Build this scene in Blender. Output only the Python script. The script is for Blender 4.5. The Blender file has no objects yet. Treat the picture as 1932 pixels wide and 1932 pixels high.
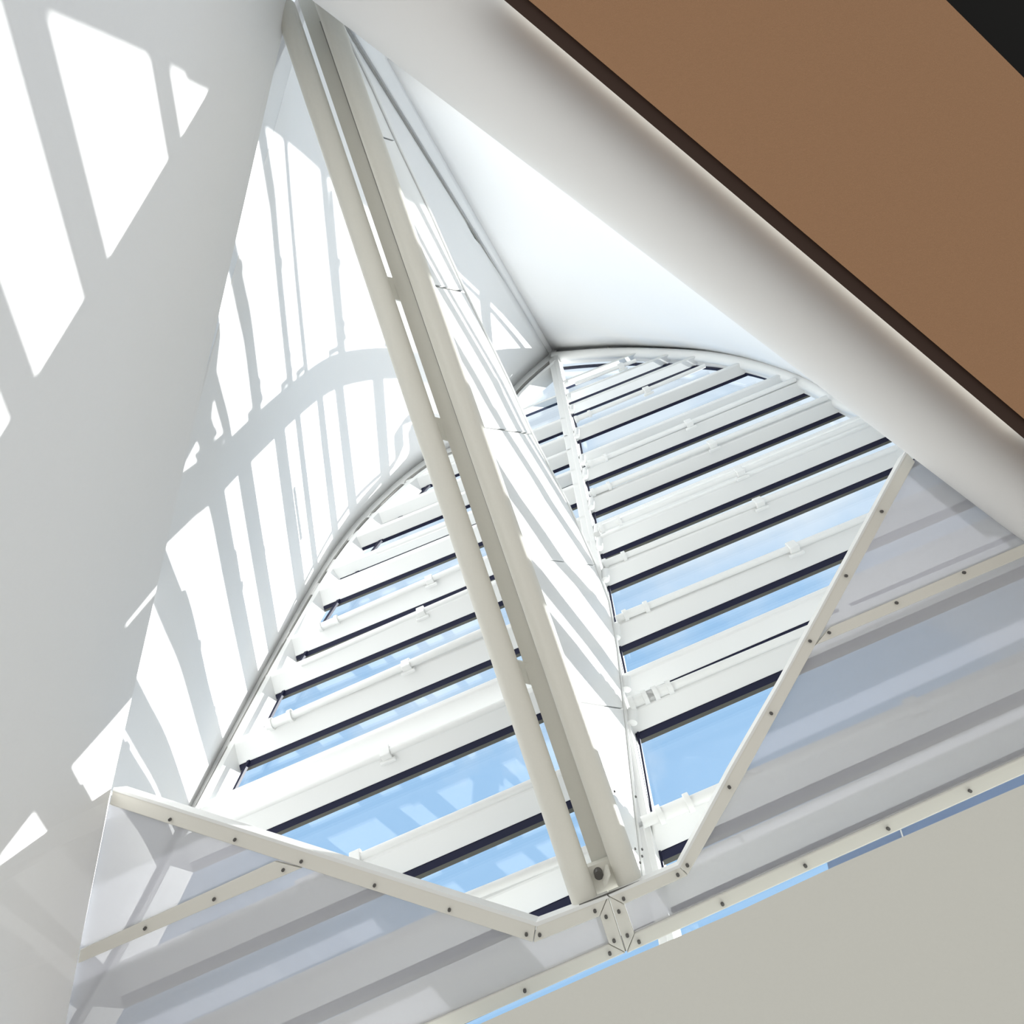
import bpy, math
from mathutils import Vector, Matrix

# ------------------------------------------------------------------ measuring frame
# Survey frame: x right, y down, z into the shaft, measured from the viewer's eye (1 unit = K metres).
F = 1361.35
K = 0.6
UP = Vector((0, -0.25, 0.968)).normalized()
XW = Vector((1, 0, 0)); YW = UP.cross(XW)
EYE = Vector((0, 0, 1.6))
def W(v):
    v = Vector(v); return Vector((v.dot(XW), v.dot(YW), v.dot(UP)))*K + EYE
def WD(v):
    v = Vector(v); return Vector((v.dot(XW), v.dot(YW), v.dot(UP))).normalized()
def ray(x, y): return Vector(((x-966)/F, (y-966)/F, 1.0))
def Z(x, y, z): return ray(x, y)*z
class Plane:
    def __init__(s, p, n): s.p = Vector(p); s.n = Vector(n).normalized()
    def at(s, x, y, off=0.0):
        r = ray(x, y); return r*(((s.p-s.n*off).dot(s.n))/r.dot(s.n))
def plane3(a, b, c):
    n = (b-a).cross(c-a).normalized()
    if n.z < 0: n = -n
    return Plane(a, n)
# the sloping glazing: its room-side face, and the glass 0.3 behind it
NG = Vector((.387*F, .922*F, 1265-513.0)).normalized()
G = Plane(Z(1100, 1700, 6.0), NG)
DG = 0.25
VB = Vector((.922, -.387, 0)).normalized()       # direction of the glazing bars
VG = NG.cross(VB).normalized()
if VG.z < 0: VG = -VG                            # up the slope
SUN = Vector((.8077, .1951, .5564)).normalized()

# ------------------------------------------------------------------ camera, sky, sun, exposure
S = bpy.context.scene
cam = bpy.data.cameras.new('camera'); co = bpy.data.objects.new('camera', cam); S.collection.objects.link(co)
cam.sensor_width = 36; cam.lens = 36*F/1932; cam.clip_start = .05; cam.clip_end = 300
rx, uy, bz = WD((1, 0, 0)), WD((0, -1, 0)), WD((0, 0, -1))
m = Matrix((rx, uy, bz)).transposed().to_4x4(); m.translation = EYE
co.matrix_world = m
S.camera = co
S.view_settings.view_transform = 'Standard'; S.view_settings.look = 'None'
S.view_settings.gamma = 1; S.view_settings.use_curve_mapping = False
S.view_settings.exposure = 0.74

wd = bpy.data.worlds.new('sky'); S.world = wd; wd.use_nodes = True
nt = wd.node_tree; nt.nodes.clear()
def N(t, **k):
    n = nt.nodes.new(t)
    for a, b in k.items(): setattr(n, a, b)
    return n
out = N('ShaderNodeOutputWorld'); bg = N('ShaderNodeBackground'); bg.inputs['Strength'].default_value = 0.62
tc = N('ShaderNodeTexCoord'); ns = N('ShaderNodeTexNoise')
ns.inputs['Scale'].default_value = 3.2; ns.inputs['Detail'].default_value = 7; ns.inputs['Roughness'].default_value = .55
cr = N('ShaderNodeValToRGB')
cr.color_ramp.elements[0].position = .40; cr.color_ramp.elements[0].color = (.38, .61, .89, 1)
cr.color_ramp.elements[1].position = .66; cr.color_ramp.elements[1].color = (.82, .90, .98, 1)
sep = N('ShaderNodeSeparateXYZ'); mr = N('ShaderNodeMapRange')
mr.inputs['From Min'].default_value = -.05; mr.inputs['From Max'].default_value = .08
mx = N('ShaderNodeMix', data_type='RGBA')
mx.inputs[6].default_value = (.65, .64, .61, 1)          # the room and ground below the horizon
nt.links.new(tc.outputs['Generated'], ns.inputs['Vector']); sy = N('ShaderNodeSeparateXYZ'); m1 = N('ShaderNodeMath', operation='MULTIPLY_ADD'); m1.inputs[1].default_value = -.75; m1.inputs[2].default_value = .27
m2 = N('ShaderNodeMath', operation='ADD')
nt.links.new(tc.outputs['Generated'], sy.inputs[0]); nt.links.new(sy.outputs['Y'], m1.inputs[0]); nt.links.new(m1.outputs[0], m2.inputs[0]); nt.links.new(ns.outputs['Fac'], m2.inputs[1]); nt.links.new(m2.outputs[0], cr.inputs['Fac'])
nt.links.new(tc.outputs['Generated'], sep.inputs[0]); nt.links.new(sep.outputs['Z'], mr.inputs['Value'])
nt.links.new(mr.outputs[0], mx.inputs[0]); nt.links.new(cr.outputs['Color'], mx.inputs[7])
nt.links.new(mx.outputs[2], bg.inputs['Color']); nt.links.new(bg.outputs[0], out.inputs[0])

sl = bpy.data.lights.new('sun', 'SUN'); sl.energy = 7.5; sl.angle = math.radians(.53); sl.color = (1, .97, .93)
so = bpy.data.objects.new('sun', sl); S.collection.objects.link(so)
so.rotation_euler = WD(SUN).to_track_quat('Z', 'Y').to_euler()
so.location = W(SUN*40)

# ------------------------------------------------------------------ materials
def mat(name, col, rough=.6, bump=0, scale=40, var=0.0, spec=.3):
    m = bpy.data.materials.new(name); m.use_nodes = True; t = m.node_tree; b = t.nodes['Principled BSDF']
    b.inputs['Base Color'].default_value = (*col, 1); b.inputs['Roughness'].default_value = rough
    b.inputs['Specular IOR Level'].default_value = spec
    if bump or var:
        c = t.nodes.new('ShaderNodeTexCoord'); n = t.nodes.new('ShaderNodeTexNoise')
        n.inputs['Scale'].default_value = scale; n.inputs['Detail'].default_value = 4
        t.links.new(c.outputs['Object'], n.inputs['Vector'])
        if bump:
            bp = t.nodes.new('ShaderNodeBump'); bp.inputs['Strength'].default_value = bump; bp.inputs['Distance'].default_value = .002
            t.links.new(n.outputs['Fac'], bp.inputs['Height']); t.links.new(bp.outputs[0], b.inputs['Normal'])
        if var:
            r = t.nodes.new('ShaderNodeValToRGB')
            r.color_ramp.elements[0].color = (*[q*(1-var) for q in col], 1); r.color_ramp.elements[1].color = (*[min(1, q*(1+var)) for q in col], 1)
            t.links.new(n.outputs['Fac'], r.inputs['Fac']); t.links.new(r.outputs[0], b.inputs['Base Color'])
    return m
M = {}
M['wall'] = mat('white_plaster', (.90, .895, .885), .8, .15, 60, .01)
M['white'] = mat('white_paint', (.80, .80, .785), .45, .05, 30)
M['cream'] = mat('cream_steel_paint', (.74, .725, .66), .5, .25, 90, .015)
M['alu'] = mat('cream_frame_paint', (.74, .72, .66), .5, .1, 80)
M['beige'] = mat('beige_plaster', (.70, .695, .645), .85, .2, 80, .015)
M['brown'] = mat('tan_fabric_ceiling', (.365, .205, .113), .95, .6, 260, .10)
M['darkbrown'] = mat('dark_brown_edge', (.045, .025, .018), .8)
M['void'] = mat('recess_shade_black', (.006, .006, .006), .9)  # darkness of the corner recess put into an even black
M['rubber'] = mat('black_gasket', (.006, .007, .03), .5)
M['greyrubber'] = mat('grey_gasket', (.10, .10, .085), .5)
M['groove'] = mat('grey_joint', (.32, .31, .29), .8)
M['screw'] = mat('dark_screw', (.10, .095, .09), .4)
M['bluepanel'] = mat('blue_grey_panel', (.42, .54, .78), .5)
M['soffit'] = mat('white_plaster_soffit', (.76, .755, .75), .8, .15, 60)
g = bpy.data.materials.new('window_glass'); g.use_nodes = True; t = g.node_tree; t.nodes.clear()
o_ = t.nodes.new('ShaderNodeOutputMaterial'); mi = t.nodes.new('ShaderNodeMixShader'); tr = t.nodes.new('ShaderNodeBsdfTransparent')
tr.inputs[0].default_value = (.96, .985, 1, 1); gl = t.nodes.new('ShaderNodeBsdfGlossy'); gl.inputs['Roughness'].default_value = 0
fr = t.nodes.new('ShaderNodeLayerWeight'); fr.inputs['Blend'].default_value = .5
p5 = t.nodes.new('ShaderNodeMath'); p5.operation = 'POWER'; p5.inputs[1].default_value = 5
ma = t.nodes.new('ShaderNodeMath'); ma.operation = 'MULTIPLY_ADD'; ma.inputs[1].default_value = .9; ma.inputs[2].default_value = .035
t.links.new(fr.outputs['Facing'], p5.inputs[0]); t.links.new(p5.outputs[0], ma.inputs[0])
t.links.new(ma.outputs[0], mi.inputs[0]); t.links.new(tr.outputs[0], mi.inputs[1]); t.links.new(gl.outputs[0], mi.inputs[2]); t.links.new(mi.outputs[0], o_.inputs[0])
M['glass'] = g
g = bpy.data.materials.new('translucent_screen_mesh'); g.use_nodes = True; t = g.node_tree; t.nodes.clear()
o_ = t.nodes.new('ShaderNodeOutputMaterial'); mi = t.nodes.new('ShaderNodeMixShader'); tr = t.nodes.new('ShaderNodeBsdfTransparent')
df = t.nodes.new('ShaderNodeBsdfDiffuse'); df.inputs[0].default_value = (.53, .53, .545, 1)
tl = t.nodes.new('ShaderNodeBsdfTranslucent'); tl.inputs[0].default_value = (.09, .09, .10, 1); ad = t.nodes.new('ShaderNodeAddShader')
lw = t.nodes.new('ShaderNodeLayerWeight'); lw.inputs['Blend'].default_value = .5
cv = t.nodes.new('ShaderNodeMapRange'); cv.inputs['From Min'].default_value = .0; cv.inputs['From Max'].default_value = .40
cv.inputs['To Min'].default_value = .48; cv.inputs['To Max'].default_value = 1.0
t.links.new(lw.outputs['Facing'], cv.inputs['Value']); t.links.new(cv.outputs[0], mi.inputs[0])
t.links.new(df.outputs[0], ad.inputs[0]); t.links.new(tl.outputs[0], ad.inputs[1])
t.links.new(tr.outputs[0], mi.inputs[1]); t.links.new(ad.outputs[0], mi.inputs[2]); t.links.new(mi.outputs[0], o_.inputs[0])
M['mesh'] = g

# ------------------------------------------------------------------ mesh helpers
ORG = {}
class MB:
    def __init__(s): s.v = []; s.f = []
    def poly(s, front, back):
        """closed solid between two matching outlines (survey-frame points)"""
        n = len(front); b = len(s.v)
        s.v += [W(p) for p in front] + [W(p) for p in back]
        s.f.append(list(range(b, b+n))); s.f.append(list(range(b+2*n-1, b+n-1, -1)))
        for i in range(n):
            j = (i+1) % n; s.f.append([b+i, b+n+i, b+n+j, b+j])
        return s
    def prism(s, pts, vec):
        return s.poly(pts, [p+vec for p in pts])
    def strip(s, A, B, vec):
        """thick ribbon between two polylines, extruded by vec (vector or function of i)"""
        n = len(A); b = len(s.v)
        fv = vec if callable(vec) else (lambda i: vec)
        for i in range(n):
            v = fv(i); s.v += [W(A[i]), W(B[i]), W(B[i]+v), W(A[i]+v)]
        for i in range(n-1):
            p = b+4*i; q = p+4
            for k in range(4):
                l = (k+1) % 4; s.f.append([p+k, p+l, q+l, q+k])
        s.f.append([b, b+3, b+2, b+1]); e = b+4*(n-1); s.f.append([e, e+1, e+2, e+3])
        return s
    def tube(s, pts, r, n=16, sx=1.0, caps=True):
        b = len(s.v); L = len(pts)
        for i, p in enumerate(pts):
            d = (pts[min(i+1, L-1)]-pts[max(i-1, 0)]).normalized()
            a = d.cross(Vector((0, 0, 1)))
            if a.length < 1e-3: a = d.cross(Vector((0, 1, 0)))
            a.normalize(); c = d.cross(a).normalized(); rr = r[i] if isinstance(r, (list, tuple)) else r
            for k in range(n):
                t_ = 2*math.pi*k/n; s.v.append(W(p + a*math.cos(t_)*rr*sx + c*math.sin(t_)*rr))
        for i in range(L-1):
            for k in range(n):
                l = (k+1) % n; s.f.append([b+i*n+k, b+i*n+l, b+(i+1)*n+l, b+(i+1)*n+k])
        if caps:
            s.f.append([b+k for k in range(n-1, -1, -1)]); s.f.append([b+(L-1)*n+k for k in range(n)])
        return s
    def build(s, name, material, parent=None, smooth=False, bevel=0):
        me = bpy.data.meshes.new(name)
        if parent is not None:
            org = ORG[parent.name]; vs = [v-org for v in s.v]
        else:
            org = sum(s.v, Vector())/len(s.v); vs = [v-org for v in s.v]
        me.from_pydata([tuple(v) for v in vs], [], s.f); me.validate(); me.update()
        import bmesh
        bm = bmesh.new(); bm.from_mesh(me); bmesh.ops.recalc_face_normals(bm, faces=bm.faces); bm.to_mesh(me); bm.free()
        o = bpy.data.objects.new(name, me); S.collection.objects.link(o); me.materials.append(M[material])
        if parent is not None: o.parent = parent
        else: o.matrix_world = Matrix.Translation(org)
        ORG[o.name] = org
        if smooth:
            for p in me.polygons: p.use_smooth = True
            try:
                md = None
                me.set_sharp_from_angle(angle=math.radians(38))
            except Exception: pass
        if bevel:
            md = o.modifiers.new('bevel', 'BEVEL'); md.width = bevel; md.segments = 2; md.limit_method = 'ANGLE'
        return o
def thing(name, loc, label=None, cat=None, group=None, kind=None):
    o = bpy.data.objects.new(name, None); S.collection.objects.link(o); o.empty_display_size = .1
    o.matrix_world = Matrix.Translation(W(loc)); ORG[o.name] = W(loc); tag(o, label, cat, group, kind); return o
def tag(o, label=None, cat=None, group=None, kind=None):
    for k, v in (('label', label), ('category', cat), ('group', group), ('kind', kind)):
        if v: o[k] = v
    return o
def spline(pts, n=8):
    r = []
    P_ = [pts[0]]+list(pts)+[pts[-1]]
    for i in range(1, len(P_)-2):
        p0, p1, p2, p3 = P_[i-1:i+3]
        for k in range(n):
            t_ = k/n; a = []
            for c in range(2):
                a.append(.5*((2*p1[c])+(-p0[c]+p2[c])*t_+(2*p0[c]-5*p1[c]+4*p2[c]-p3[c])*t_*t_+(-p0[c]+3*p1[c]-3*p2[c]+p3[c])*t_**3))
            r.append(tuple(a))
    r.append(tuple(pts[-1])); return r
def lerp(a, b, t_): return a+(b-a)*t_
def lx(pts, y):
    for (x0, y0), (x1, y1) in zip(pts, pts[1:]):
        if y <= y1 or (x1, y1) == tuple(pts[-1]): return x0+(x1-x0)*(y-y0)/(y1-y0)

# ------------------------------------------------------------------ large structure
# near left wall (sun patches fall on it)
PA = plane3(Z(520, 110, 6.091), Z(210, 1490, 5.425), Z(0, 900, 3.633))
fold = [(553, -20), (535, 55), (205, 1510), (125, 1932), (98, 2080)]
wl = MB()
A_ = [PA.at(*p) for p in fold]
far = [PA.at(-500, -400), PA.at(-500, 55), PA.at(-500, 1400), PA.at(-500, 1932), PA.at(-500, 2080)]
SPL = plane3(Z(215, 1490, 5.44), Z(1150, 1700, 4.84), Z(1150, 1700, 4.84)+VB)
wl.prism([PA.at(563, -60)]+A_[:3]+[PA.at(-700, 1900), PA.at(-700, -500), PA.at(655, -500)], Vector((-.35, -.02, .06)))
lo = [SPL.at(x, y, off=.03) for x, y in ((196, 1560), (150, 1792), (124, 1932), (80, 2150))]
wl.strip([A_[2]]+lo, [PA.at(-700, 1900), PA.at(-700, 1940), PA.at(-700, 2050), PA.at(-700, 2150), PA.at(-700, 2300)], Vector((-.35, -.02, .06)))
tag(wl.build('wall_left', 'wall'), 'smooth white plaster wall at the left crossed by large sun patches', 'wall', kind='structure')

ret = MB()
fp = [(540, 30, 7.6), (494, 200, 7.25), (444, 420, 7.2), (347, 870, 7.1), (261, 1245, 6.95), (203, 1500, 6.8)]
ret.strip([PA.at(x-3, y)+Vector((0, 0, .02)) for x, y, z in fp], [Z(x-5, y, z) for x, y, z in fp], Vector((-.06, 0, 0)))
tag(ret.build('wall_return', 'wall'), 'narrow return face behind the edge of the left wall', 'wall', kind='structure')
# deep curved reveal between the left wall and the arched glazing
AP = Z(593, -60, 7.793)
arcL = [(-60, 2262), (120, 1950), (230, 1760), (350, 1530), (440, 1360), (530, 1195), (620, 1045), (700, 950), (800, 865), (905, 815), (965, 730), (1033, 668)]
aL = spline(arcL, 5)
near_w, far_w = [], []
wb = MB()
b0 = 0; rows = 20
pts = [G.at(*p) for p in aL]
for i, p in enumerate(pts):
    tp = AP
    for k in range(rows+1):
        wb.v.append(W(lerp(tp, p, .0+k/rows)))
n1 = rows+1
for i in range(len(pts)-1):
    for k in range(rows):
        q = i*n1+k; wb.f.append([q, q+1, q+n1+1, q+n1])
ext = [G.at(*q) for q in ((-1600, 4925), (-1000, 3887), (-420, 2884), (-240, 2573), (-60, 2262))]
b = len(wb.v); wb.v += [W(AP)] + [W(lerp(AP, q, c)) for q, c in zip(ext, (.40, .42, .44, .45, .45))]
for k in range(4): wb.f.append([b, b+1+k, b+2+k])
# fill up to the grey joint
a0, a1 = Z(643, 36, 8.3), G.at(1034, 667)
b = len(wb.v); wb.v += [W(AP), W(a0), W(lerp(a0, a1, .5)), W(a1)]
e = (len(pts)-1)*n1
wb.f.append([e, e+rows//2, b+2, b+1]); wb.f.append([e+rows//2, e+rows, b+2])
ob = wb.build('wall_back', 'wall', smooth=True)
sd = ob.modifiers.new('thickness', 'SOLIDIFY'); sd.thickness = .06; sd.offset = 0
tag(ob, 'curved white reveal wall striped with thin bar shadows', 'wall', kind='structure')

# flat ridge batten between two grey joints
b0_, b1_ = Z(735, 106, 9.0), G.at(1048, 657)
t_ = thing('ridge_batten', lerp(a0, b0_, .5), 'long narrow white batten between two grey joints running down to the arch corner', 'batten')
MB().prism([lerp(a0, b0_, .10), lerp(a1, b1_, .12), lerp(a1, b1_, .88), lerp(a0, b0_, .9)], Vector((-.01, .03, .05))).build('panel', 'wall', t_)
for c0, c1 in ((-.02, .07), (.93, 1.02)):
    q = [lerp(a0, b0_, c0), lerp(a1, b1_, c0), lerp(a1, b1_, c1), lerp(a0, b0_, c1)]
    MB().prism([p*.996 for p in q], Vector((0, 0, .05))).build('joint', 'groove', t_)

# right reveal, from the batten and the arch down to the rounded soffit
arcR = [(1045, 660), (1150, 653), (1240, 654), (1340, 661), (1430, 679), (1520, 710), (1600, 752), (1681, 778), (1743, 804), (1830, 850), (1930, 908), (2150, 1050)]
aR = spline(arcR, 4)
railR = [Z(735, 106, 9.0), Z(800, 140, 8.8), Z(900, 200, 8.6), Z(1010, 270, 8.2), Z(1120, 355, 8.1), Z(1230, 435, 8.0), Z(1340, 520, 7.9), Z(1450, 600, 7.8), Z(1570, 690, 7.6), Z(1700, 790, 7.4), Z(1850, 905, 7.1), Z(2100, 1100, 6.6)]
def alongs(P, t_):
    q = t_*(len(P)-1); i = min(int(q), len(P)-2); return lerp(P[i], P[i+1], q-i)
wr = MB(); cols = 40; rows = 12
aRw = [G.at(*p) for p in aR]
for i in range(cols+1):
    u = i/cols; top = alongs(railR, u); bot = alongs(aRw, u)
    for k in range(rows+1): wr.v.append(W(lerp(top, bot, k/rows)))
for i in range(cols):
    for k in range(rows):
        q = i*(rows+1)+k; wr.f.append([q, q+1, q+rows+2, q+rows+1])
ob = wr.build('wall_right', 'wall', smooth=True)
sd = ob.modifiers.new('thickness', 'SOLIDIFY'); sd.thickness = .06; sd.offset = 0
tag(ob, 'smooth white curved wall above the right arch', 'wall', kind='structure')

# rounded soffit: a long tapering round bulkhead
ZC0, ZC1 = 5.30, 5.05
cy = MB()
def edge(line, x): return line[0][1]+(line[1][1]-line[0][1])*(x-line[0][0])/(line[1][0]-line[0][0])
IL = ((600, 0), (1932, 1018)); OL = ((951, 0), (1932, 828))
cpts, crad = [], []
for i in range(13):
    u = i/12; p = (600+(3000-600)*u-230, (0+(1833-0)*u)-175)
    # nearest matching point on the outer line, square across
    ddx, ddy = .7945, .6072
    nx_, ny_ = .6072, -.7945
    # walk across to the outer line
    den = ny_-(828/981)*nx_
    tt = ((828/981)*(p[0]-951)-p[1])/den
    c = (p[0]+nx_*tt/2, p[1]+ny_*tt/2); z = ZC0+(ZC1-ZC0)*u
    cpts.append(Z(c[0], c[1], z)); crad.append(tt/2/F*z*.985)
cy.tube(cpts, crad, 64)
# web that ties the round bulkhead back to the right reveal
web = []
for i in range(13):
    u = i/12; web.append((cpts[i]+Vector((0.05, -.05, .1)), alongs([Z(600, -40, 8.3), a0, b0_] + railR + [Z(2500, 1400, 6.2), Z(3000, 1800, 5.9)], u)))
ob = cy.build('trim_1', 'soffit', smooth=True)
tag(ob, 'thick rounded white soffit edge running diagonally below the tan ceiling', 'soffit', kind='structure')
wq = MB(); wq.strip([a for a, _ in web], [b for _, b in web], Vector((.08, -.1, 0)))
wq.prism([Z(440, -220, 8.0), Z(800, -220, 8.0), Z(790, 120, 9.3), a0*1.01, AP*1.01], Vector((0, 0, .1)))
tag(wq.build('trim_2', 'wall'), 'white return face behind the rounded soffit', 'soffit', kind='structure')

# tan ceiling with dark fascia, flat black sheet painted as the shade of a corner recess
ZT = 4.45
def ct(x, y, z=ZT): return Z(x, y, z)
MB().prism([ct(935, -52.8), ct(2232, 1044), ct(2600, 780), ct(2260, 475), ct(1640, -145)], Vector((.15, -.12, .35))).build('ceiling', 'brown')
tag(bpy.data.objects['ceiling'], 'tan brown ceiling panel filling the upper right corner', 'ceiling', kind='structure')
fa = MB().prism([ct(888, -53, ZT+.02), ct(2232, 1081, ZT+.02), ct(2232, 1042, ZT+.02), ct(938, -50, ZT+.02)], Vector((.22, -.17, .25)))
slab = MB().prism([p+Vector((.15, -.12, .36)) for p in (ct(905, -70), ct(2232, 1064), ct(2600, 780), ct(2260, 475), ct(1640, -145))], Vector((.1, -.08, .1)))  # unseen slab added to keep tan bounce light off the soffit
tag(slab.build('bounce_slab', 'alu'), 'unseen pale slab added over the tan ceiling panel to whiten bounced light', 'slab', kind='structure')
tag(fa.build('trim_3', 'darkbrown'), 'dark brown fascia strip along the edge of the tan ceiling', 'trim', kind='structure')
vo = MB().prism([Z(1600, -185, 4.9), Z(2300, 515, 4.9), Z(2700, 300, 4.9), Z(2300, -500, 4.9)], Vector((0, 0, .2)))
tag(vo.build('recess_shade_sheet', 'void'), 'flat black sheet painted as the shaded recess past the tan ceiling corner', 'recess', kind='structure')

# beige wall plane low on the right
PW = Plane(Z(1400, 1800, 4.3), Vector((.12, .28, .95)))
wf = MB().prism([PW.at(905, 1932), PW.at(1150, 1823), PW.at(1400, 1716), PW.at(1576, 1634), PW.at(1932, 1480), PW.at(2400, 1276), PW.at(2500, 2400), PW.at(400, 2500), PW.at(500, 2116)], Vector((.03, .12, .10)))
tag(wf.build('wall_front', 'beige'), 'plain beige wall in the lower right corner', 'wall', kind='structure')

# ------------------------------------------------------------------ glazing
mullC = [(1035, 640), (1043, 672), (1118, 1050), (1150, 1225), (1180, 1390), (1222, 1610), (1262, 1800), (1330, 2150)]
def slope(v): return -.40-.045*(v-1140)/800
def vv(x, y): return .387*x+.922*y
def px(p, pl_off):    # pixel of survey point
    return (p.x/p.z*F+966, p.y/p.z*F+966)
def bar_parts(win, x0, y0, dy, xa, xb, big=True):
    """one deep glazing bar; (x0,y0) a point on its lower glass-side line, dy the sight height of its face"""
    s_ = slope(vv(x0, y0))
    L = lambda x, d=0: (x, y0+s_*(x-x0)+d)
    n0, n1_ = G.at(*L(xa, -dy)), G.at(*L(xb, -dy))
    f0, f1 = G.at(*L(xa), off=-DG), G.at(*L(xb), off=-DG)
    th = VG*.09
    b_ = MB().poly([n0, n1_, f1, f0], [n0+th, n1_+th, f1+th, f0+th]).build('glazing_bar', 'white', win, bevel=.012)
    w = 4.5+max(0, vv(x0, y0)-1140)/850*13
    dp = DG*w/dy
    g0, g1 = f0, f1
    h0 = G.at(*L(xa, w), off=-DG-dp); h1 = G.at(*L(xb, w), off=-DG-dp)
    tg_ = VG*.05
    MB().poly([g0, g1, h1, h0], [p+tg_ for p in (g0, g1, h1, h0)]).build('gasket', 'rubber', b_)
    if w > 6:
        l0 = G.at(*L(xa, w*1.6), off=-DG-dp*1.6); l1 = G.at(*L(xb, w*1.6), off=-DG-dp*1.6)
        MB().poly([h0, h1, l1, l0], [p+tg_ for p in (h0, h1, l1, l0)]).build('glazing_bead', 'greyrubber', b_)
    return b_
def cutx(line, x0, y0, x_lo, x_hi):
    """x where a bar line meets a boundary polyline (pixels)"""
    s_ = slope(vv(x0, y0)); best = None
    for (ax, ay), (bx, by) in zip(line, line[1:]):
        fa_ = ay-(y0+s_*(ax-x0)); fb = by-(y0+s_*(bx-x0))
        if fa_*fb <= 0 and fa_ != fb:
            x = ax+(bx-ax)*fa_/(fa_-fb)
            if x_lo <= x <= x_hi: best = x
    return best
arcLin = [(x+26, y+20) for x, y in spline(arcL, 4)]
arcRin = [(x, y+20) for x, y in spline(arcR, 4)]

win1 = thing('window_1', G.at(700, 1400), 'left arched sloping window of glass between deep white bars', 'window', kind='structure')
win2 = thing('window_2', G.at(1450, 1150), 'right sloping window of glass between deep white bars beyond the mullion', 'window', kind='structure')
left = [(990, 784, 12), (800, 920, 24), (746, 980, 26), (711, 1023, 26), (690, 1073, 25), (632, 1136, 34), (571, 1234, 38), (529, 1308, 40), (463, 1440, 46), (425, 1551, 46), (495, 1571, 48), (745, 1656, 56), (985, 1731, 66), (1000, 1846, 76)]
for x0, y0, dy in left:
    xa = cutx(arcLin, x0, y0, -400, 1100); xb = cutx(mullC, x0, y0, 900, 1500)
    bar_parts(win1, x0, y0, dy, (xa if xa is not None else -80)+2, (xb or 1250)-4)
right = [(1073, 729, 12), (1075, 760, 17), (1080, 783, 18), (1090, 833, 24), (1099, 883, 23), (1104, 911, 26), (1117, 970, 29), (1126, 1020, 27), (1132, 1049, 33), (1145, 1109, 34), (1168, 1223, 44), (1185, 1320, 42), (1199, 1386, 48), (1243, 1610, 60), (1272, 1712, 66), (1300, 1890, 80)]
for x0, y0, dy in right:
    xa = cutx(mullC, x0, y0, 900, 1500); xb = cutx(arcRin, x0, y0, 1060, 2300)
    bar_parts(win2, x0, y0, dy, (xa or 1300)+8, (xb if xb is not None else 2350)-2)
# glass panes, on the outer face
mC = [(lx(mullC, y), y) for y in (690, 860, 1050, 1225, 1390, 1610, 1800, 2140)]
gl1 = MB(); pl = [G.at(x, y, off=-DG-.15) for x, y in arcL[1:]] + [G.at(x, y, off=-DG-.15) for x, y in mC]
gl1.prism(pl, NG*.02).build('pane', 'glass', win1)
pl = [G.at(x, y, off=-DG-.15) for x, y in arcR] + [G.at(2500, 1400, off=-DG-.15), G.at(2500, 2140, off=-DG-.15)] + [G.at(x, y, off=-DG-.15) for x, y in reversed(mC)]
MB().prism(pl, NG*.02).build('pane', 'glass', win2)
# jambs: the white depth of the opening round each window, with its dark seal
def jamb(win, line, out_n, dep):
    A1 = [G.at(x, y) for x, y in line]; B1 = [p+NG*dep for p in A1]
    MB().strip(A1, B1, out_n*.06).build('jamb', 'white', win)
def seal(win, line, dx, dy_):
    A1 = [G.at(x, y, off=-DG+.02) for x, y in line]; B1 = [G.at(x+dx, y+dy_, off=-DG+.02) for x, y in line]
    MB().strip(A1, B1, NG*.04).build('gasket', 'rubber', win)
al = spline(arcL[1:], 4)
jamb(win1, [(x+18, y+13) for x, y in al], Vector((-.8, -.4, 0)), DG+.1)
jamb(win2, [(x, y+10) for x, y in spline(arcR, 4)], Vector((.1, -1, 0)), DG)

seal(win1, spline([(815, 905), (711, 1024), (632, 1137), (571, 1235), (529, 1309), (463, 1441), (418, 1530)], 4), 3, 2)
seal(win2, spline([(1062, 692), (1120, 687), (1200, 684), (1320, 690), (1418, 704), (1520, 736), (1600, 769), (1720, 830)], 4), 1, 3)
seal(win2, [(1074, 760), (1092, 833), (1106, 911), (1119, 970), (1134, 1049), (1147, 1110), (1168, 1223), (1203, 1390), (1228, 1535), (1244, 1612), (1262, 1700)], 3.5, -1)
# central mullion between the two windows
mu = thing('mullion', G.at(1060, 760), 'slim white mullion with hinge knobs rising to the arch corner between the two windows', 'mullion')
mm = spline(mullC, 5)
ml = [G.at(x-9-(y-640)/1200*7-max(0, min(26, (y-1075)*.35, (1400-y)*.25)), y) for x, y in mm]; mr_ = [G.at(x+9+(y-640)/1200*7, y) for x, y in mm]  # left side widened out of sight to block a stray sliver of sun
MB().strip(ml, mr_, NG*.62).build('post', 'white', mu, bevel=.01)  # extra outer depth added to broaden the cast shadow
MB().strip([G.at(x+1, y, off=.02) for x, y in mm], [G.at(x+9+(y-640)/1200*7, y, off=.02) for x, y in mm], NG*.03).build('cover_strip', 'white', mu, bevel=.006)
for x0, y0, dy in right[:13]:
    x = lx(mullC, y0-dy)+17+(y0-700)/600*5; y = y0-dy+2
    r_ = 4.5/F
    p = G.at(x, y, off=.03); q = G.at(x, y+dy*.5, off=.03)
    MB().tube([p, q], .05, 12).build('hinge', 'white', mu, smooth=True)

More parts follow.
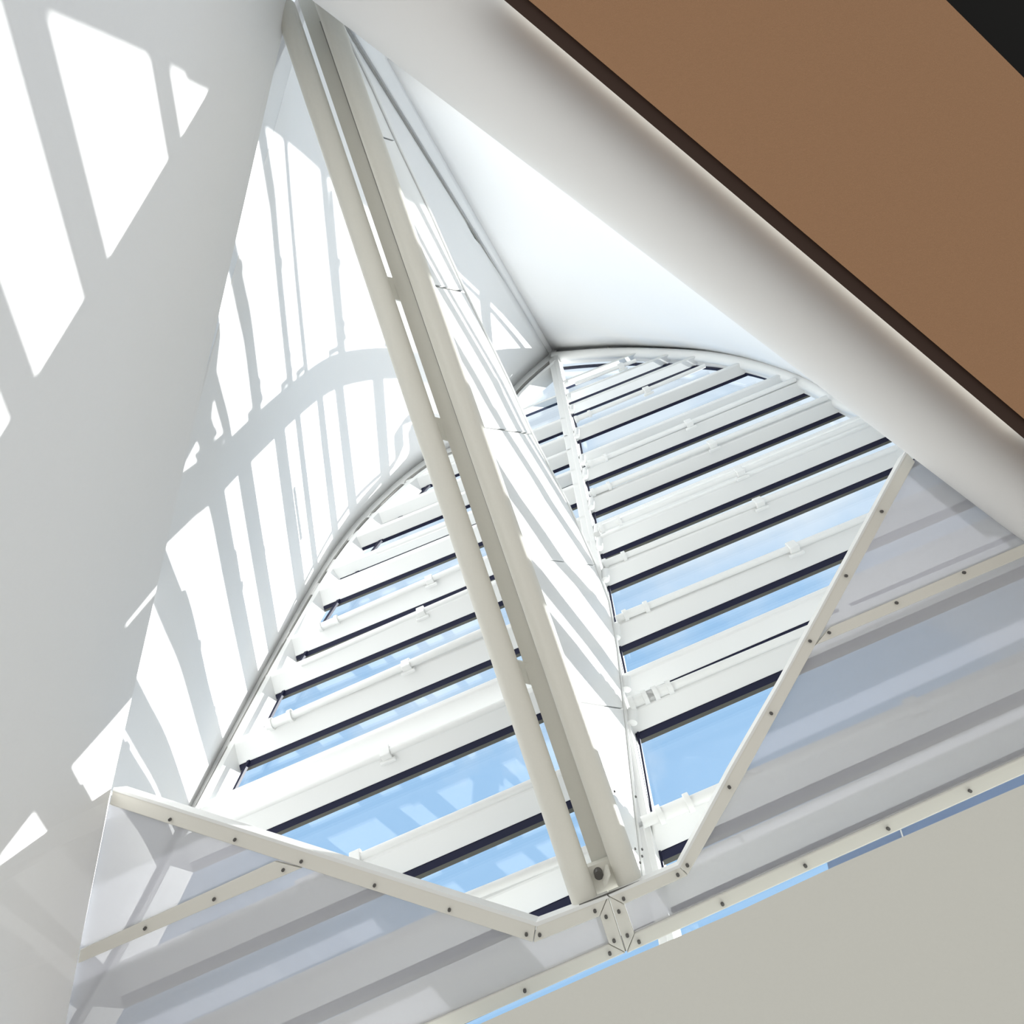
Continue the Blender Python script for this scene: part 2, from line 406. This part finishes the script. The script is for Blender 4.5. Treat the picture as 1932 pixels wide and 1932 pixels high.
# arched curb rails
rl = thing('curb_rail', G.at(640, 1050), 'long curved white rail edging the left window below the striped wall', 'rail')
al2 = spline(arcL[1:], 6)
MB().tube([G.at(x+20, y+15, off=-.15) for x, y in al2], .085, 18).build('tube', 'white', rl, smooth=True)
MB().strip([G.at(x-5, y-4, off=.0) for x, y in al2], [G.at(x+9, y+7, off=.0) for x, y in al2], NG*.08).build('edge_strip', 'white', rl)
MB().strip([G.at(x+9, y+7, off=-.01) for x, y in al2], [G.at(x+11.5, y+9, off=-.01) for x, y in al2], NG*.04).build('joint', 'groove', rl)
MB().strip([G.at(x+10, y+8, off=-.16) for x, y in al2], [G.at(x+20, y+15, off=-.16) for x, y in al2], NG*.03).build('backing', 'white', rl)
rr = thing('curb_rail', G.at(1300, 668), 'curved white rail edging the top of the right window under the smooth wall', 'rail')
ar2 = spline(arcR, 5)
MB().tube([G.at(x, y+13, off=-.05) for x, y in ar2], .115, 18).build('tube', 'white', rr, smooth=True)
MB().strip([G.at(x, y-6, off=-.03) for x, y in ar2], [G.at(x, y+14, off=-.03) for x, y in ar2], NG*.04).build('cove', 'white', rr)
MB().strip([G.at(x, y, off=-.01) for x, y in ar2], [G.at(x, y+2, off=-.01) for x, y in ar2], NG*.01).build('joint', 'groove', rr)
for k, (x, y) in enumerate([(1147, 656), (1336, 662)]):
    p = G.at(x, y, off=.03); MB().tube([p, p+Vector((.02, .06, -.12))], .025, 10).build('eyelet', 'groove', rr, smooth=True)
# white sleeves where the bars meet the left rail
for (x0, y0, dy) in left[1:11]:
    xa = cutx(arcLin, x0, y0, -400, 1100)
    if xa is None or xa < 250: continue
    s_ = slope(vv(x0, y0)); y = y0+s_*(xa-x0)-dy*.8
    p = G.at(xa+2, y, off=-.10); q = G.at(xa+16, y-24, off=-.10)
    MB().tube([lerp(p, q, -.2), lerp(p, q, .7)], .095, 16).build('sleeve', 'white', rl, smooth=True)

# ------------------------------------------------------------------ blind rods across the glazing
def rod(x0, y0, x1, y1, brackets, couplings, label, r=.042, off=.10):
    P0, P1 = G.at(x0, y0, off=off), G.at(x1, y1, off=off)
    t_ = thing('blind_rod', P0, label, 'rod', 'blind rods running along the glazing bars')
    MB().tube([P0, P1], r, 14).build('tube', 'white', t_, smooth=True)
    d = (P1-P0).normalized()
    for bx in brackets:
        c = lerp(P0, P1, (bx-x0)/(x1-x0)); w = .06
        o1 = MB(); e1 = VG*.07; e2 = NG*.05
        o1.poly([c-d*w-e1-e2, c+d*w-e1-e2, c+d*w+e1-e2, c-d*w+e1-e2], [c-d*w-e1+e2, c+d*w-e1+e2, c+d*w+e1+e2, c-d*w+e1+e2])
        o1.poly([c-d*w*1.6-e1*1.5+e2*.6, c+d*w*1.6-e1*1.5+e2*.6, c+d*w*1.6-e1*.9+e2*.6, c-d*w*1.6-e1*.9+e2*.6], [c-d*w*1.6-e1*1.5+e2*1.5, c+d*w*1.6-e1*1.5+e2*1.5, c+d*w*1.6-e1*.9+e2*1.5, c-d*w*1.6-e1*.9+e2*1.5])
        o1.build('bracket', 'white', t_, bevel=.006)
    for cx in couplings:
        c = lerp(P0, P1, (cx-x0)/(x1-x0))
        k = MB()
        k.tube([c-d*.16, c-d*.11], r*1.7, 14); k.tube([c-d*.11, c+d*.11], r*1.25, 14); k.tube([c+d*.11, c+d*.16], r*1.7, 14)
        k.build('coupling', 'white', t_, smooth=True)
    return t_
rod(711, 1042, 850, 986, [], [], 'short white rod high on the left window beside the beam', off=0.22)
rod(602, 1184, 875, 1066, [810], [620], 'thin white rod with one clip high on the left window, above a blue pane', r=.045, off=0.03)
rod(568, 1253, 890, 1113, [794], [], 'white rod two bars above the pane of broken reflections', off=0.0)
rod(502, 1371, 915, 1190, [766], [530], 'white rod with a clip along the pane of broken white reflections', r=.05, off=0.07)
rod(430, 1548, 962, 1321, [728], [], 'long white rod above the widest blue pane on the left window', r=.042, off=0.0)
rod(560, 1669, 1012, 1474, [672], [], 'thick white rod below the wide blue pane of the left window', r=.042, off=0.0)
rod(860, 1702, 1058, 1622, [], [], 'lowest white rod of the left window beside the foot of the beam', r=.042, off=0.08)
rod(1085, 724, 1200, 680, [1172], [], 'topmost short white rod in the tip of the right window', r=.04, off=0.11)
rod(1090, 790, 1330, 690, [1220], [1100], 'white rod second from the top of the right window', r=.04, off=0.2)
rod(1105, 879, 1500, 716, [1300], [1128], 'white rod high on the right window, just above a pale blue pane', off=0.05)
rod(1112, 932, 1560, 750, [1344], [1134], 'white rod below the first long pale blue pane of the right window', off=0.06)
rod(1130, 1000, 1640, 790, [1396], [1152], 'faint white rod lying in front of the widest white band of the right window', off=0.11)
rod(1136, 1066, 1690, 845, [1433], [1160], 'white rod above the broad pale blue pane of the right window', off=0.03)
rod(1162, 1168, 1900, 868, [1497], [1200], 'white rod along the lower side of the broad pale blue pane', off=0.06)
rod(1190, 1327, 1932, 1018, [1600], [1214, 1240], 'white rod with ribbed couplings just under a dark gasket in the right window', r=.045, off=0.08)
rod(1212, 1552, 1990, 1218, [1722], [1272], 'lowest white rod on the right window with a ribbed joint, passing behind the screen', r=.05, off=0.1)

# blue-grey shading panel outside, seen in the gap under the right screen
bp_ = thing('shade_panel', G.at(1750, 1560, off=-.5), 'blue-grey panel with thin white lines in the gap under the right screen', 'panel')
q = [G.at(*p, off=-.4) for p in ((1560, 1625), (2150, 1360), (2150, 1420), (1575, 1700))]
MB().prism(q, NG*.03).build('sheet', 'bluepanel', bp_)
for x in (1690, 1800, 1855):
    MB().prism([G.at(*p, off=-.39) for p in ((x, 1540), (x+3, 1540), (x+33, 1640), (x+30, 1640))], NG*.008).build('line', 'white', bp_)
MB().prism([G.at(*p, off=-.39) for p in ((1570, 1645), (2150, 1388), (2150, 1389.5), (1570, 1646.5))], NG*.008).build('line', 'white', bp_)

# ------------------------------------------------------------------ twin-tube beam
def zb(y): return 6.2-.00073*y
def bl(pts, ext=0): return [Z(x, y, zb(y)+ext) for x, y in pts]
bmn = thing('beam', Z(1120, 1690, zb(1690)), 'long cream steel beam of two round tubes joined by a web plate', 'beam')
def linepts(a, b, n=8): return [(a[0]+(b[0]-a[0])*i/n, a[1]+(b[1]-a[1])*i/n) for i in range(n+1)]
lt = linepts((538, 15), (1103, 1698)); rt = linepts((612, 0), (1188, 1662))
MB().tube(bl(lt), .093, 28).build('tube', 'cream', bmn, smooth=True)
MB().tube(bl(rt), .090, 28).build('tube', 'cream', bmn, smooth=True)
# web plate set back behind the tubes, with the slit along the left tube
w0 = [(577, 0), (1128, 1628)]; w1 = [(612, 0), (1188, 1662)]
wl_ = [Z(x, y, zb(y)+.13) for x, y in linepts((562, 0), (1117, 1630))]
wr_ = [Z(x, y, zb(y)+.10) for x, y in linepts((612, 0), (1180, 1630))]
MB().strip(wl_, wr_, Vector((0, 0, .03))).build('web_plate', 'cream', bmn)
for k in (2, 3, 5):
    y = 60+k*230+(k % 2)*35; x = 553+(y-0)*.341
    p = Z(x, y, zb(y)+.12); q2 = Z(x+16, y+42, zb(y)+.12)
    MB().prism([p+Vector((-.03, 0, 0)), p+Vector((.10, .03, 0)), q2+Vector((.07, .03, 0)), q2+Vector((-.05, 0, 0))], Vector((0, 0, .04))).build('bracket', 'cream', bmn)
bp = [Z(1100, 1640, zb(1640)+.05), Z(1165, 1615, zb(1624)+.05), Z(1205, 1660, zb(1668)+.02), Z(1094, 1704, zb(1690)+.02)]
MB().prism(bp, Vector((0, 0, .05))).build('base_plate', 'cream', bmn)
c = Z(1130, 1652, zb(1652)); MB().tube([c, c+Vector((0, 0, .06))], .032, 14).build('bolt_hole', 'screw', bmn, smooth=True)
MB().prism([Z(1140, 1675, 5-.12), Z(1144, 1673, 5-.12), Z(1152, 1650, 5-.12), Z(1148, 1650, 5-.12)], Vector((0, 0, .14))).build('hook', 'cream', bmn)
MB().prism([Z(1093, 1709, 4.84), Z(1207, 1664, 4.84), Z(1208, 1668, 4.84), Z(1094, 1713, 4.84)], Vector((0, 0, .02))).build('end_cap', 'screw', bmn)

# ------------------------------------------------------------------ white diaphragm fin behind the beam
fo = [(640, 40, 6.55), (700, 165, 6.9), (745, 265, 7.25), (812, 405, 7.75), (875, 548, 8.2), (962, 726, 8.75), (1002, 817, 9.25), (1071, 951, 9.8), (1122, 1066, 9.2), (1148, 1134, 8.75), (1164, 1225, 8.0), (1176, 1336, 7.25), (1188, 1450, 6.65), (1205, 1601, 5.95), (1214, 1680, 5.7)]
fin = thing('fin_panel', Z(1130, 1500, 5.4), 'tall white panelled fin behind the beam, its face crossed by sun stripes', 'panel')
def fin_near(y): return Z(588+y*.347+14, y, zb(y)+.05)
segs = [(0, 2), (2, 4), (4, 6), (6, 8), (8, 11), (11, 14)]
fa_, fb_ = [], []
for x, y, z in fo:
    if 1060 < y < 1610: z = G.at(x, y).z-.10
    fa_.append(fin_near(y-(18 if y > 60 else 0))); fb_.append(Z(x, y, z))
th = Vector((-.035, .01, 0))
for i0, i1 in segs:
    A1 = [p for p in fa_[i0:i1+1]]; B1 = [p for p in fb_[i0:i1+1]]
    # open a hairline joint between panels
    if i0 > 0: A1[0] = lerp(A1[0], A1[1], .025); B1[0] = lerp(B1[0], B1[1], .025)
    MB().strip(A1, B1, th).build('panel', 'white', fin)
MB().strip([p+Vector((-.04, 0, 0)) for p in fa_], [p+Vector((-.04, 0, -.02)) for p in fb_], Vector((-.02, 0, 0))).build('backing', 'groove', fin)
MB().tube([p+Vector((.012, 0, 0)) for p in fb_], .014, 8).build('edge_bead', 'white', fin, smooth=True)
def scr(parent, P, r=.012, n=None):
    n = n or Vector((0, 0, -1))
    return MB().tube([P+n*.004, P+n*.02], r, 8).build('screw', 'screw', parent)
for x, y in ((1159, 1492), (1199, 1502), (1198, 1600), (1211, 1601), (1211, 1614), (1207, 1626)):
    f_ = (x-fin_near(y).x/fin_near(y).z*F-966)/40
    zz = 5.5 if x < 1180 else 5.9-(y-1500)*.003
    scr(fin, Z(x, y, min(zz, 5.8)-.02), .008)

# ------------------------------------------------------------------ translucent screens in cream frames
SP = plane3(Z(215, 1490, 5.47), Z(1150, 1700, 4.84), Z(1150, 1700, 4.84)+VB)
nS = -SP.n
def rail(parent, pts, lip=True):
    q = [SP.at(*p, off=.03) for p in pts]
    return MB().prism(q, SP.n*.07).build('frame_rail', 'alu', parent, bevel=.004)
s1 = thing('screen', SP.at(1010, 1770), 'left translucent screen in a cream riveted frame, reaching the left wall', 'screen')
outl = [(209, 1500), (1010, 1755), (1140, 1702), (1170, 1792), (840, 1938), (400, 2125), (80, 2100), (118, 1932), (150, 1792)]
MB().prism([SP.at(*p, off=0) for p in outl], SP.n*.006).build('mesh', 'mesh', s1)
rail(s1, [(213, 1488), (1011, 1743), (1005, 1778), (206, 1518)])
rail(s1, [(1013, 1742), (1146, 1692), (1131, 1729), (1007, 1779)])
rail(s1, [(1147, 1692), (1180, 1797), (1149, 1781), (1132, 1729)])
rail(s1, [(1180, 1798), (800, 1966), (500, 2098), (420, 2098), (805, 1931), (1148, 1782)])
rail(s1, [(517, 1625), (568, 1638), (146, 1818), (150, 1792)])
MB().prism([SP.at(*p, off=.035) for p in ((214, 1486), (1012, 1740), (1145, 1690), (1150, 1694), (1013, 1748), (213, 1492))], SP.n*.16).build('lip', 'white', s1)
for p in [(322, 1545), (444, 1583), (569, 1624), (707, 1669), (848, 1715), (993, 1761), (1018, 1762), (1122, 1717), (1143, 1728), (1158, 1773), (1150, 1797), (990, 1867), (535, 1640), (405, 1695), (275, 1750)]:
    scr(s1, SP.at(*p, off=.03), .0115)
s2 = thing('screen', SP.at(1290, 1640), 'right translucent screen in a cream riveted frame, widening towards the rounded soffit', 'screen')
outl = [(1162, 1700), (1290, 1642), (1392, 1458), (1718, 868), (1930, 860), (2700, 880), (2700, 1110), (2150, 1347), (1560, 1618), (1188, 1785)]
MB().prism([SP.at(*p, off=0) for p in outl], SP.n*.006).build('mesh', 'mesh', s2)
rail(s2, [(1709, 851), (1727, 871), (1503, 1282), (1400, 1471), (1298, 1650), (1281, 1633), (1381, 1450), (1477, 1282)])
rail(s2, [(1280, 1634), (1298, 1652), (1178, 1706), (1149, 1691)])
rail(s2, [(1149, 1692), (1178, 1707), (1197, 1761), (1182, 1797)])
rail(s2, [(1183, 1799), (1197, 1762), (1491, 1628), (1932, 1427), (2700, 1092), (2700, 1127), (1932, 1461), (1562, 1627)])
rail(s2, [(1567, 1183), (1932, 1026), (2150, 932), (2150, 958), (1932, 1050), (1539, 1217)])
MB().prism([SP.at(*p, off=.035) for p in ((1709, 850), (1711, 855), (1478, 1284), (1382, 1453), (1283, 1637), (1152, 1692), (1148, 1689), (1280, 1632), (1378, 1449), (1475, 1281))], SP.n*.14).build('lip', 'white', s2)
for p in [(1662, 965), (1595, 1086), (1527, 1209), (1454, 1345), (1375, 1484), (1296, 1631), (1278, 1649), (1176, 1694), (1167, 1718), (1183, 1763), (1205, 1775), (1362, 1704), (1518, 1632), (1674, 1562), (1828, 1491), (1563, 1193), (1690, 1137), (1817, 1080)]:
    scr(s2, SP.at(*p, off=.03), .0115)
